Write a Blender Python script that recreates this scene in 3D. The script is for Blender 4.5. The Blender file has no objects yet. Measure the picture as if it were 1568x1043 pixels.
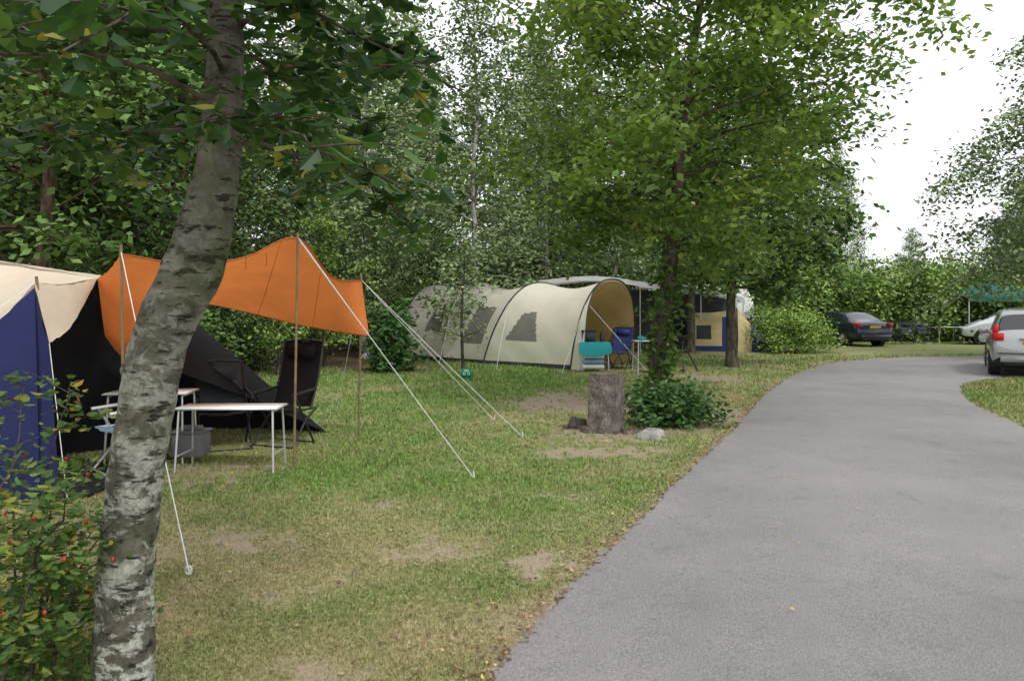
import bpy, math, numpy as np
from mathutils import Vector
pi=math.pi
scene=bpy.context.scene
scene.view_settings.view_transform='Standard'
scene.view_settings.look='None'
scene.view_settings.exposure=0

# ---------------------------------------------------------------- helpers
class MB:
    def __init__(s): s.V=[];s.L=[];s.S=[];s.M=[];s.A=[];s.n=0
    def add(s,v,f,m=0,a=0.5):
        v=np.asarray(v,float).reshape(-1,3); s.V.append(v)
        s.A.append(np.full(len(v),a,float) if np.isscalar(a) else np.asarray(a,float))
        if isinstance(f,np.ndarray):
            s.L.append((f+s.n).ravel()); s.S.append(np.full(len(f),f.shape[1])); nf=len(f)
        else:
            for q in f: s.L.append(np.array(q)+s.n)
            s.S.append(np.array([len(q) for q in f])); nf=len(f)
        s.M.append(np.full(nf,m) if np.isscalar(m) else np.asarray(m))
        s.n+=len(v)
    def mesh(s,name,mats,smooth=False):
        V=np.concatenate(s.V);L=np.concatenate(s.L);S=np.concatenate(s.S);M=np.concatenate(s.M);A=np.concatenate(s.A)
        me=bpy.data.meshes.new(name)
        me.vertices.add(len(V)); me.vertices.foreach_set('co',V.ravel())
        me.loops.add(len(L)); me.loops.foreach_set('vertex_index',L.astype(np.int32))
        me.polygons.add(len(S)); st=np.concatenate([[0],np.cumsum(S)[:-1]])
        me.polygons.foreach_set('loop_start',st.astype(np.int32))
        for m in mats: me.materials.append(m)
        me.polygons.foreach_set('material_index',M.astype(np.int32))
        if smooth is True: me.polygons.foreach_set('use_smooth',np.ones(len(S),bool))
        elif smooth is not False: me.polygons.foreach_set('use_smooth',np.isin(M,list(smooth)))
        at=me.attributes.new('rnd','FLOAT','POINT'); at.data.foreach_set('value',A)
        me.update(calc_edges=True)
        return me
def link(name,me,parent=None,loc=(0,0,0),rot=(0,0,0),sc=(1,1,1)):
    o=bpy.data.objects.new(name,me); scene.collection.objects.link(o)
    o.location=loc;o.rotation_euler=rot;o.scale=sc
    if parent: o.parent=parent
    return o
def empty(name,loc=(0,0,0),rot=0):
    o=bpy.data.objects.new(name,None); scene.collection.objects.link(o)
    o.location=loc;o.rotation_euler=(0,0,rot);o.empty_display_size=.3
    return o
def nrm(v): return v/(np.linalg.norm(v,axis=-1,keepdims=True)+1e-9)
def tube(P,R,n=6,cap=True):
    P=np.array(P,float);k=len(P);R=np.full(k,R,float) if np.isscalar(R) else np.array(R,float)
    T=nrm(np.gradient(P,axis=0)); d=nrm(P[-1]-P[0])
    ref=np.array([0,0,1.]) if abs(d[2])<.8 else np.array([1.,0,0])
    N=nrm(np.cross(T,ref));B=np.cross(T,N)
    a=np.arange(n)*2*pi/n
    V=P[:,None,:]+R[:,None,None]*(np.cos(a)[None,:,None]*N[:,None,:]+np.sin(a)[None,:,None]*B[:,None,:])
    i=np.arange(k-1)[:,None]*n;j=np.arange(n)[None,:];j2=(j+1)%n
    F=np.stack([i+j,i+j2,i+n+j2,i+n+j],-1).reshape(-1,4)
    return V.reshape(-1,3),F
def addtube(mb,P,R,n=6,m=0,a=.5,cap=True):
    v,f=tube(P,R,n); mb.add(v,f,m,a)
    if cap:
        mb.add(v[:n],[list(range(n))],m,a); mb.add(v[-n:],[list(range(n))[::-1]],m,a)
def addbox(mb,c,s,m=0,rz=0,a=.5,tilt=None):
    x,y,z=[q/2 for q in s]
    v=np.array([[-x,-y,-z],[x,-y,-z],[x,y,-z],[-x,y,-z],[-x,-y,z],[x,-y,z],[x,y,z],[-x,y,z]])
    if tilt: 
        ct,st=math.cos(tilt),math.sin(tilt); v=v@np.array([[1,0,0],[0,ct,-st],[0,st,ct]]).T
    c_,s_=math.cos(rz),math.sin(rz); v=v@np.array([[c_,-s_,0],[s_,c_,0],[0,0,1]]).T+np.array(c)
    mb.add(v,np.array([[0,3,2,1],[4,5,6,7],[0,1,5,4],[1,2,6,5],[2,3,7,6],[3,0,4,7]]),m,a)
def fn(x,y,s,seed,n=7):
    r=np.random.default_rng(seed);o=0
    for i in range(n):
        a=r.uniform(0,2*pi);f=s*r.uniform(.5,1.9);o=o+np.sin((x*math.cos(a)+y*math.sin(a))*f+r.uniform(0,6.28)+1.3*np.sin((y*math.cos(a)-x*math.sin(a))*f*.7))
    return o/n*1.6
def smooth_path(P,k=8):
    P=np.array(P,float);n=len(P);out=[]
    Q=np.vstack([2*P[0]-P[1],P,2*P[-1]-P[-2]])
    for i in range(n-1):
        p0,p1,p2,p3=Q[i:i+4]
        for t in np.arange(k)/k:
            out.append(.5*((2*p1)+(-p0+p2)*t+(2*p0-5*p1+4*p2-p3)*t*t+(-p0+3*p1-3*p2+p3)*t**3))
    out.append(P[-1]);return np.array(out)

# ---------------------------------------------------------------- materials
def newmat(name):
    m=bpy.data.materials.new(name);m.use_nodes=True;nt=m.node_tree
    return m,nt,nt.nodes['Principled BSDF'],nt.nodes['Material Output']
def N(nt,t,**k):
    n=nt.nodes.new(t)
    for a,b in k.items(): setattr(n,a,b)
    return n
def ramp(nt,stops):
    r=N(nt,'ShaderNodeValToRGB');e=r.color_ramp.elements
    while len(e)<len(stops): e.new(.5)
    for q,(p,c) in zip(e,stops):
        q.position=p;q.color=(*c,1)
    return r
def mixc(nt,fac,a,b,bt='MIX'):
    m=N(nt,'ShaderNodeMix',data_type='RGBA',blend_type=bt)
    for sock,val in ((m.inputs[0],fac),(m.inputs[6],a),(m.inputs[7],b)):
        if hasattr(val,'links') or isinstance(val,bpy.types.NodeSocket): nt.links.new(val,sock)
        elif isinstance(val,(int,float)): sock.default_value=val
        else: sock.default_value=(*val,1)
    return m.outputs[2]
def noise(nt,scale,detail=4,rough=.6,vec=None,dist=0):
    n=N(nt,'ShaderNodeTexNoise');n.inputs['Scale'].default_value=scale;n.inputs['Detail'].default_value=detail
    n.inputs['Roughness'].default_value=rough;n.inputs['Distortion'].default_value=dist
    if vec is not None: nt.links.new(vec,n.inputs['Vector'])
    return n.outputs['Fac']
def coords(nt,scale=None):
    t=N(nt,'ShaderNodeTexCoord').outputs['Object']
    if scale:
        mp=N(nt,'ShaderNodeMapping');mp.inputs['Scale'].default_value=scale;nt.links.new(t,mp.inputs['Vector']);return mp.outputs[0]
    return t
def bump(nt,h,bs,strength=.4,dist=.02):
    b=N(nt,'ShaderNodeBump');b.inputs['Strength'].default_value=strength;b.inputs['Distance'].default_value=dist
    nt.links.new(h,b.inputs['Height']);nt.links.new(b.outputs[0],bs.inputs['Normal'])
def surf(name,c1,c2,scale=5,rough=.7,bmp=0,metal=0,lo=.35,hi=.65,sc=None,spec=.4,bd=.01,trans=0):
    m,nt,bs,out=newmat(name);v=coords(nt,sc);n=noise(nt,scale,5,.6,v)
    r=ramp(nt,[(lo,c1),(hi,c2)]);nt.links.new(n,r.inputs[0]);nt.links.new(r.outputs[0],bs.inputs['Base Color'])
    bs.inputs['Roughness'].default_value=rough;bs.inputs['Metallic'].default_value=metal;bs.inputs['Specular IOR Level'].default_value=spec
    if bmp: bump(nt,n,bs,bmp,bd)
    if trans:
        t=N(nt,'ShaderNodeBsdfTranslucent');nt.links.new(r.outputs[0],t.inputs[0]);mx=N(nt,'ShaderNodeMixShader');mx.inputs[0].default_value=trans
        nt.links.new(bs.outputs[0],mx.inputs[1]);nt.links.new(t.outputs[0],mx.inputs[2]);nt.links.new(mx.outputs[0],out.inputs[0])
    return m
def barkmat(name,c1,c2,scale,sc,lo=.35,hi=.65):
    m,nt,bs,out=newmat(name);n=noise(nt,scale,3,.6,coords(nt,sc));r=ramp(nt,[(lo,c1),(hi,c2)]);nt.links.new(n,r.inputs[0])
    nt.nodes.remove(bs);d=N(nt,'ShaderNodeBsdfDiffuse');nt.links.new(r.outputs[0],d.inputs[0]);nt.links.new(d.outputs[0],out.inputs[0]);return m
def leafmat(name,stops,trans=.38,rough=.5,objvar=.25,gloss=False):
    m,nt,bs,out=newmat(name)
    at=N(nt,'ShaderNodeAttribute',attribute_name='rnd');r=ramp(nt,stops);nt.links.new(at.outputs['Fac'],r.inputs[0]);col=r.outputs[0]
    if objvar:
        oi=N(nt,'ShaderNodeObjectInfo');mr=N(nt,'ShaderNodeMapRange');mr.inputs[3].default_value=1-objvar;mr.inputs[4].default_value=1+objvar
        nt.links.new(oi.outputs['Random'],mr.inputs[0])
        hs=N(nt,'ShaderNodeHueSaturation');nt.links.new(mr.outputs[0],hs.inputs['Value']);nt.links.new(col,hs.inputs['Color']);col=hs.outputs[0]
    if gloss:
        nt.links.new(col,bs.inputs['Base Color']);bs.inputs['Roughness'].default_value=rough;bs.inputs['Specular IOR Level'].default_value=.35;d=bs
    else:
        nt.nodes.remove(bs);d=N(nt,'ShaderNodeBsdfDiffuse');nt.links.new(col,d.inputs[0])
    if not trans:
        nt.links.new(d.outputs[0],out.inputs[0]);return m
    t=N(nt,'ShaderNodeBsdfTranslucent');w=mixc(nt,1.0,col,(1.25,1.3,.65),'MULTIPLY');nt.links.new(w,t.inputs[0])
    mx=N(nt,'ShaderNodeMixShader');mx.inputs[0].default_value=trans
    nt.links.new(d.outputs[0],mx.inputs[1]);nt.links.new(t.outputs[0],mx.inputs[2]);nt.links.new(mx.outputs[0],out.inputs[0])
    return m
L_birch=leafmat('birch_leaf',[(0,(.13,.19,.085)),(.45,(.23,.31,.14)),(.8,(.34,.43,.21)),(1,(.44,.50,.23))],trans=0)
L_dark=leafmat('dark_leaf',[(0,(.055,.10,.034)),(.5,(.11,.18,.055)),(.85,(.18,.27,.085)),(1,(.30,.34,.10))],trans=0)
L_mid=leafmat('broad_leaf',[(0,(.05,.10,.02)),(.5,(.115,.195,.04)),(.85,(.21,.29,.07)),(1,(.36,.39,.09))],trans=.42,objvar=0,gloss=True,rough=.5)
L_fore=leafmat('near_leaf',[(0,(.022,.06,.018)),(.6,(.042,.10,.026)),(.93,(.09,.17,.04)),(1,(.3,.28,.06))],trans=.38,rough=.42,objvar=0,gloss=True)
L_hedge=leafmat('hedge_leaf',[(0,(.12,.20,.05)),(.5,(.22,.33,.085)),(1,(.34,.44,.13))],trans=0)
L_rhod=leafmat('glossy_leaf',[(0,(.03,.08,.022)),(.6,(.065,.145,.04)),(1,(.15,.25,.07))],trans=.2,rough=.3,objvar=0,gloss=True)
L_rose=leafmat('rose_leaf',[(0,(.06,.12,.03)),(.6,(.11,.20,.045)),(.86,(.22,.31,.06)),(1,(.45,.36,.06))],trans=.4,objvar=0,gloss=True)
L_litter=leafmat('dead_leaf',[(0,(.13,.08,.05)),(.5,(.25,.17,.10)),(.85,(.38,.28,.16)),(1,(.60,.48,.10))],trans=0,objvar=0)
W_birch=barkmat('birch_bark',(.10,.09,.08),(.48,.47,.44),6,(1,1,.5),.42,.55)
W_brown=barkmat('bark',(.035,.03,.024),(.12,.10,.078),14,(1,1,.3))
W_red=barkmat('pine_bark',(.06,.042,.032),(.17,.12,.095),14,(1,1,.3))

def forebark():
    m,nt,bs,out=newmat('mossy_lichen_bark');v=coords(nt)
    n1=noise(nt,9,8,.68,v,.6);r1=ramp(nt,[(.3,(.038,.034,.026)),(.5,(.10,.092,.07)),(.68,(.18,.168,.135))]);nt.links.new(n1,r1.inputs[0])
    v2=coords(nt,(1,1,1.5));n2=noise(nt,6,10,.72,v2,.5);r2=ramp(nt,[(.49,(0,0,0)),(.54,(1,1,1))]);nt.links.new(n2,r2.inputs[0])
    sx=N(nt,'ShaderNodeSeparateXYZ');nt.links.new(v,sx.inputs[0]);mr=N(nt,'ShaderNodeMapRange');mr.inputs[1].default_value=.3;mr.inputs[2].default_value=2.1;mr.inputs[3].default_value=1;mr.inputs[4].default_value=.08
    nt.links.new(sx.outputs[2],mr.inputs[0]);mu=N(nt,'ShaderNodeMath',operation='MULTIPLY');nt.links.new(r2.outputs[0],mu.inputs[0]);nt.links.new(mr.outputs[0],mu.inputs[1])
    n4=noise(nt,38,6,.75,v);rl=ramp(nt,[(.35,(.20,.22,.17)),(.5,(.38,.39,.34)),(.65,(.54,.54,.48))]);nt.links.new(n4,rl.inputs[0])
    c=mixc(nt,mu.outputs[0],r1.outputs[0],rl.outputs[0])
    v3=coords(nt,(1,1,4));n3=noise(nt,9,7,.68,v3);r3=ramp(nt,[(.57,(0,0,0)),(.64,(1,1,1))]);nt.links.new(n3,r3.inputs[0])
    c=mixc(nt,r3.outputs[0],c,(.034,.028,.021))
    n5=noise(nt,3.2,3,.5,v);r5=ramp(nt,[(.52,(0,0,0)),(.7,(.6,.6,.6))]);nt.links.new(n5,r5.inputs[0])
    c=mixc(nt,r5.outputs[0],c,(.07,.09,.035))
    nt.links.new(c,bs.inputs['Base Color']);bs.inputs['Roughness'].default_value=.9;bs.inputs['Specular IOR Level'].default_value=.2
    ad=N(nt,'ShaderNodeMath',operation='SUBTRACT');nt.links.new(n1,ad.inputs[0]);nt.links.new(r3.outputs[0],ad.inputs[1])
    ad2=N(nt,'ShaderNodeMath',operation='ADD');nt.links.new(ad.outputs[0],ad2.inputs[0]);nt.links.new(n2,ad2.inputs[1])
    bump(nt,ad2.outputs[0],bs,.9,.014)
    return m
W_fore=forebark()

def fabric(name,c,trans=.3,rough=.75,var=.85):
    return surf(name,tuple(x*var for x in c),c,2.5,rough,.25,trans=trans,spec=.2,bd=.03)
F_orange=fabric('orange_canvas',(.76,.23,.06),.42)
F_cream=fabric('cream_canvas',(.74,.63,.49),.3)
F_blue=fabric('blue_canvas',(.025,.032,.115),.15)
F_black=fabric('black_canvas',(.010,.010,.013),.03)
F_tun=fabric('beige_polyester',(.84,.80,.67),.3,.6,.95)
F_tunin=fabric('tan_lining',(.74,.58,.30),.4,.7)
F_grey=fabric('grey_mesh',(.27,.255,.22),.2,.7,.8)
F_white=fabric('white_pvc',(.80,.80,.78),.3,.5)
F_lgrey=fabric('light_grey_pvc',(.5,.52,.53),.3,.5)
F_mgrey=fabric('mid_grey_fabric',(.22,.225,.23),.15)
F_dgrey=fabric('dark_grey_fabric',(.05,.055,.06),.05)
F_blue2=fabric('blue_nylon',(.03,.05,.17),.15,.5)
F_yel=fabric('sand_nylon',(.6,.50,.26),.2,.5)
F_turq=fabric('turquoise_cloth',(.03,.33,.36),.15)
F_green=fabric('green_canvas',(.03,.13,.09),.15)
F_lblue=fabric('light_blue_cloth',(.22,.36,.50),.15)
F_red=fabric('red_cloth',(.25,.03,.04),.1)
M_pole=surf('wood_pole',(.14,.10,.05),(.22,.16,.08),10,.5)
M_alu=surf('aluminium_tube',(.55,.55,.55),(.65,.65,.65),10,.35,metal=.6)
M_whitep=surf('white_laminate',(.72,.72,.70),(.8,.8,.78),6,.4)
M_black=surf('black_plastic',(.012,.012,.013),(.022,.022,.022),8,.5)
M_rope=surf('white_rope',(.6,.6,.58),(.75,.75,.72),50,.8)
M_green=surf('green_sign_paint',(.0,.22,.10),(.0,.26,.12),8,.5)
M_signw=surf('sign_white',(.7,.7,.7),(.75,.75,.75),8,.5)
M_rock=surf('rock',(.2,.19,.18),(.42,.40,.37),7,.95,.8,bd=.02)
def stone():
    m,nt,bs,out=newmat('weathered_stone');v=coords(nt)
    n1=noise(nt,6,9,.75,v,.4);r1=ramp(nt,[(.32,(.045,.038,.034)),(.48,(.13,.11,.095)),(.6,(.24,.205,.18)),(.70,(.44,.40,.35))]);nt.links.new(n1,r1.inputs[0])
    n2=noise(nt,40,5,.75,v);r2=ramp(nt,[(.35,(.5,.5,.5)),(.6,(1.2,1.2,1.2))]);nt.links.new(n2,r2.inputs[0])
    c=mixc(nt,1.,r1.outputs[0],r2.outputs[0],'MULTIPLY');nt.links.new(c,bs.inputs['Base Color']);bs.inputs['Roughness'].default_value=.95
    ad=N(nt,'ShaderNodeMath',operation='ADD');nt.links.new(n1,ad.inputs[0]);nt.links.new(n2,ad.inputs[1]);bump(nt,ad.outputs[0],bs,1.,.02);return m
M_stone=stone()
M_plank=surf('mossy_concrete',(.2,.2,.17),(.36,.35,.3),8,.9,.3)

# ---------------------------------------------------------------- terrain
EL=np.array([(-30,-14),(-5,-3.3),(0,-1.39),(2,-.62),(3.32,-.109),(4.43,.32),(5.95,1.005),(7.77,1.80),(10.02,2.83),(13.6,4.35),(15.9,5.42),(18,6.5),(20,7.66),(21.6,8.7),(22.9,9.9),(24.2,11.6),(25,13.2),(25.6,16.7),(26.2,22),(27,32),(29,60)])
ER=np.array([(-30,-9),(-5,1.5),(0,3.6),(3,4.7),(5,5.35),(8,6.1),(10.3,6.78),(12.3,7.4),(14.1,8.19),(15.6,9.0),(16.8,10.0),(17.7,11.3),(18.4,13.2),(19,16),(19.6,20),(20.4,28),(22,60)])
def xl(y): return np.interp(y,EL[:,0],EL[:,1])
def xr(y): return np.interp(y,ER[:,0],ER[:,1])
def roaddist(x,y): # <0 on the road
    yl=np.interp(x,EL[:,1],EL[:,0]);yr=np.interp(x,ER[:,1],ER[:,0])
    dl=np.where(y<20,(xl(y)-x)*.9,(y-yl)*.9)
    dr=np.where(y<14,(x-xr(y))*.95,(yr-y)*.9)
    return np.maximum(dl,dr)
def hgt(x,y):
    d=np.clip(roaddist(x,y)-.1,0,1)
    h=d*(.018*fn(x,y,1.6,3)+.03*fn(x,y,.5,4))
    far=np.clip((np.hypot(x,y)-60)/200,0,1)
    return h+.006*d+far*3*(1+fn(x,y,.02,5))*.3
def attrs(x,y):
    dist=roaddist(x,y)
    dirt=np.zeros_like(x)
    wx=x+.12*fn(x,y,4,15)+.05*fn(x,y,13,16);wy=y+.12*fn(x,y,4,17)+.05*fn(x,y,13,18)
    for X,Y,rx,ry,s in [(.95,12.9,1.1,1.4,1.35),(3.0,11.8,.75,1.6,1.3),(1.15,8.7,.85,.35,1.25),(1.2,9.8,1.05,.7,1.05),(-.57,5.1,.48,.3,1.0),(-1.75,5.3,.6,.4,.75),(.25,4.75,.28,.3,.95),(2.2,10.7,1.2,.8,.9),(4.4,17.5,1.1,1.5,.9),(-3.2,7.4,1.4,.7,.75),(-1.2,6.2,.6,.22,.65),(-.9,3.3,.45,.35,.7),(6.9,21.5,.8,1.5,.7),(-1.1,4.2,.4,.3,.6),(.3,6.6,.5,.25,.55),(1.8,15,.8,.8,.6),(-1.9,3.9,.4,.3,.6),(-.2,4.0,.3,.2,.5)]:
        dirt=np.maximum(dirt,s*np.exp(-((wx-X)/rx)**2-((wy-Y)/ry)**2))
    dirt=dirt*(.8+.5*fn(x,y,16,19))+.22*fn(x,y,5,11)+.17*fn(x,y,14,12)+.1*fn(x,y,1.7,14)
    edge=np.exp(-np.clip(dist,0,9)/.16)*.8
    dirt=np.maximum(dirt,edge*(.75+.4*fn(x,y,3,13)))
    dirt=np.clip((dirt-.22)/.52,0,1)
    dry=.47+.30*fn(x,y,1.1,21)+.24*fn(x,y,3.3,22)+.14*fn(x,y,9,23)+.22*np.clip((6.5-y)/2,0,1)-.30*np.exp(-((y-7.3)/.9)**2)-.34*np.clip((y-11)/3,0,1)*(x<1)
    dry=np.clip(dry,0,1)
    fl=np.clip((y-17.5-1.2*fn(x,y,.7,31))/2.5,0,1)*np.clip((-1.3-x)/1.5,0,1)
    fl=np.maximum(fl,np.clip((y-25)/3,0,1)*np.clip((9-x)/3,0,1))
    fl=np.maximum(fl,np.clip((y-10)/2,0,1)*np.clip((-5.2-x)/1.5,0,1))
    return dirt,dry,fl
def grassmat(name,blade):
    m,nt,bs,out=newmat(name);v=coords(nt)
    A=lambda n:N(nt,'ShaderNodeAttribute',attribute_name=n).outputs['Fac']
    n1=noise(nt,22,5,.65,v)
    g=ramp(nt,[(.3,(.10,.18,.04)),(.7,(.175,.275,.07))]);nt.links.new(n1,g.inputs[0])
    s=ramp(nt,[(.3,(.24,.205,.10)),(.7,(.42,.35,.20))]);nt.links.new(n1,s.inputs[0])
    c=mixc(nt,A('dry'),g.outputs[0],s.outputs[0])
    if blade:
        hs=N(nt,'ShaderNodeHueSaturation');mr=N(nt,'ShaderNodeMapRange');mr.inputs[3].default_value=.65;mr.inputs[4].default_value=1.45
        nt.links.new(A('rnd'),mr.inputs[0]);nt.links.new(mr.outputs[0],hs.inputs['Value']);nt.links.new(c,hs.inputs['Color'])
        nt.nodes.remove(bs);d=N(nt,'ShaderNodeBsdfDiffuse');nt.links.new(hs.outputs[0],d.inputs[0]);nt.links.new(d.outputs[0],out.inputs[0]);return m
    n2=noise(nt,60,6,.7,v)
    d=ramp(nt,[(.3,(.19,.14,.095)),(.55,(.34,.27,.20)),(.75,(.47,.39,.31))]);nt.links.new(n2,d.inputs[0])
    c=mixc(nt,A('dirt'),c,d.outputs[0])
    f=ramp(nt,[(.35,(.05,.035,.022)),(.65,(.17,.11,.07))]);nt.links.new(n2,f.inputs[0])
    c=mixc(nt,A('floor'),c,f.outputs[0]);bump(nt,n2,bs,.6,.02)
    nt.links.new(c,bs.inputs['Base Color']);bs.inputs['Roughness'].default_value=.85;bs.inputs['Specular IOR Level'].default_value=.15
    return m
def addattr(me,name,val):
    at=me.attributes.new(name,'FLOAT','POINT');at.data.foreach_set('value',np.asarray(val,float).ravel())
xs=np.concatenate([[-600,-350,-200,-120,-80,-60,-45,-35,-28],np.arange(-22,-8,.5),np.arange(-8,9,.07),np.arange(9,30,.5),[34,40,50,65,90,130,220,350,600]])
ys=np.concatenate([[-300,-150,-80,-40,-20,-10,-5,-2,0,1,1.5],np.arange(2,16,.07),np.arange(16,30,.3),[31,33,36,40,45,52,60,75,100,150,230,400,700]])
X,Y=np.meshgrid(xs,ys);Z=hgt(X,Y);nx=len(xs);ny=len(ys)
mb=MB();i=np.arange(ny-1)[:,None]*nx;j=np.arange(nx-1)[None,:]
mb.add(np.stack([X,Y,Z],-1),np.stack([i+j,i+j+1,i+nx+j+1,i+nx+j],-1).reshape(-1,4))
me=mb.mesh('ground',[grassmat('lawn_soil',False)],True);d_,r_,f_=attrs(X,Y);addattr(me,'dirt',d_);addattr(me,'dry',r_);addattr(me,'floor',f_)
link('ground',me)
# road
def resample(P,n):
    P=smooth_path(P,10);s=np.concatenate([[0],np.cumsum(np.linalg.norm(np.diff(P,axis=0),axis=1))]);u=np.linspace(0,s[-1],n)
    return np.stack([np.interp(u,s,P[:,k]) for k in range(P.shape[1])],-1)
nR=900;a=resample(EL[1:][:,::-1],nR);b=resample(ER[1:][:,::-1],nR)
jit=.035*fn(a[:,0],a[:,1],9,41)+.03*fn(a[:,0],a[:,1],30,42);a[:,0]+=jit
jit=.03*fn(b[:,0],b[:,1],9,43);b[:,0]+=jit
k=9;t=np.linspace(0,1,k)[None,:,None];G=a[:,None,:]*(1-t)+b[:,None,:]*t
Zr=.010+.0*G[...,0]+ .035*np.sin(np.linspace(0,pi,k))[None,:]
V=np.concatenate([G,Zr[...,None]],-1);i=np.arange(nR-1)[:,None]*k;j=np.arange(k-1)[None,:]
mb=MB();mb.add(V,np.stack([i+j,i+j+1,i+k+j+1,i+k+j],-1).reshape(-1,4))
m,nt,bs,out=newmat('worn_asphalt');v=coords(nt)
n1=noise(nt,.45,5,.65,v);r1=ramp(nt,[(.3,(.20,.187,.186)),(.7,(.285,.265,.262))]);nt.links.new(n1,r1.inputs[0])
n2=noise(nt,110,4,.85,v);r2=ramp(nt,[(.32,(.45,.45,.45)),(.5,(.98,.98,.98)),(.68,(1.7,1.7,1.68))]);nt.links.new(n2,r2.inputs[0])
c=mixc(nt,1.,r1.outputs[0],r2.outputs[0],'MULTIPLY')
n3=noise(nt,2.6,9,.8,v,.3);r3=ramp(nt,[(.32,(.76,.76,.76)),(.45,(1,1,1)),(.58,(1,1,1)),(.70,(1.18,1.16,1.12))]);nt.links.new(n3,r3.inputs[0])
c=mixc(nt,1.,c,r3.outputs[0],'MULTIPLY')
nt.links.new(c,bs.inputs['Base Color']);bs.inputs['Roughness'].default_value=.85;bs.inputs['Specular IOR Level'].default_value=.25;bump(nt,n2,bs,.8,.008)
link('asphalt_road',mb.mesh('asphalt_road',[m],True))
# grass blades
rg=np.random.default_rng(5)
def blades(n,side):
    u=rg.random(n);y0,y1=2.6,26.;p=-.75
    y=(y0**p+u*(y1**p-y0**p))**(1/p)
    if side=='L':
        lo=-.74*y-.3;hi=np.where(y<22,xl(y),7+(y-20)*1.5)+.03;x=lo+rg.random(n)*(hi-lo)
    else:
        y=8.5+rg.random(n)*9.5;lo=xr(y)-.02;x=lo+rg.random(n)**1.2*5
    d,r,f=attrs(x,y);keep=(rg.random(n)>d*.97)&(rg.random(n)>f*.97)&(roaddist(x,y)+.05*rg.random(n)>0)
    keep&=~((x<-2.6)&(y>8.3)&(y<9.7)&(x>-5)&(rg.random(n)<.6))
    return x[keep],y[keep],r[keep]
def mkblades(x,y,r):
    n=len(x);z=hgt(x,y);h=(.010+.0020*y)*rg.uniform(.4,1.5,n)*(.6+.55*(1-r));w=.0009*y+.0006
    az=rg.uniform(0,2*pi,n);la=rg.uniform(0,2*pi,n);lean=h*rg.uniform(.1,1.5,n)
    c=np.stack([x,y,z-.003],-1);s=np.stack([np.cos(az)*w,np.sin(az)*w,0*w],-1)
    tip=c+np.stack([np.cos(la)*lean,np.sin(la)*lean,h],-1)
    return np.stack([c-s,c+s,tip],1)
mb=MB();DR=[]
for n,sd in ((420000,'L'),(40000,'R')):
    x,y,r=blades(n,sd);V=mkblades(x,y,r);k=len(x);rr=np.repeat(rg.random(k),3)
    mb.add(V,np.arange(k*3).reshape(-1,3),0,rr);DR.append(np.repeat(np.clip(r+rg.normal(0,.25,k),0,1),3))
me=mb.mesh('lawn_grass',[grassmat('grass_blade',True)]);addattr(me,'dry',np.concatenate(DR));link('lawn_grass',me)

# ---------------------------------------------------------------- leaves & trees
def leaf_quads(mb,c,a,s,L,w,m,rnd):
    n=len(c);L=L[:,None];w=w[:,None]
    V=np.stack([c,c+a*L*.45+s*w,c+a*L,c+a*L*.45-s*w],1)
    mb.add(V,np.arange(n*4).reshape(-1,4),m,np.repeat(rnd,4))
def leaf_oval(mb,c,a,s,L,w,m,rnd,fold=.35):
    n=len(c);L=L[:,None];w=w[:,None];nn=np.cross(a,s)*w*fold
    V=np.stack([c,c+a*L*.28+s*w*.85+nn,c+a*L*.68+s*w*.8+nn,c+a*L-nn*.5,c+a*L*.68-s*w*.8+nn,c+a*L*.28-s*w*.85+nn],1)
    b=np.arange(n)[:,None]*6
    F=np.concatenate([b+np.array([[0,1,2,3]]),b+np.array([[0,3,4,5]])]);mb.add(V,F,m,np.repeat(rnd,6))
def leafdirs(rng,n,down=.45,flat=.7):
    az=rng.uniform(0,2*pi,n);a=nrm(np.stack([np.cos(az),np.sin(az),-down+rng.normal(0,.35,n)],-1))
    up=np.stack([rng.normal(0,flat,n),rng.normal(0,flat,n),np.ones(n)],-1)
    return a,nrm(np.cross(a,up))
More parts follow.
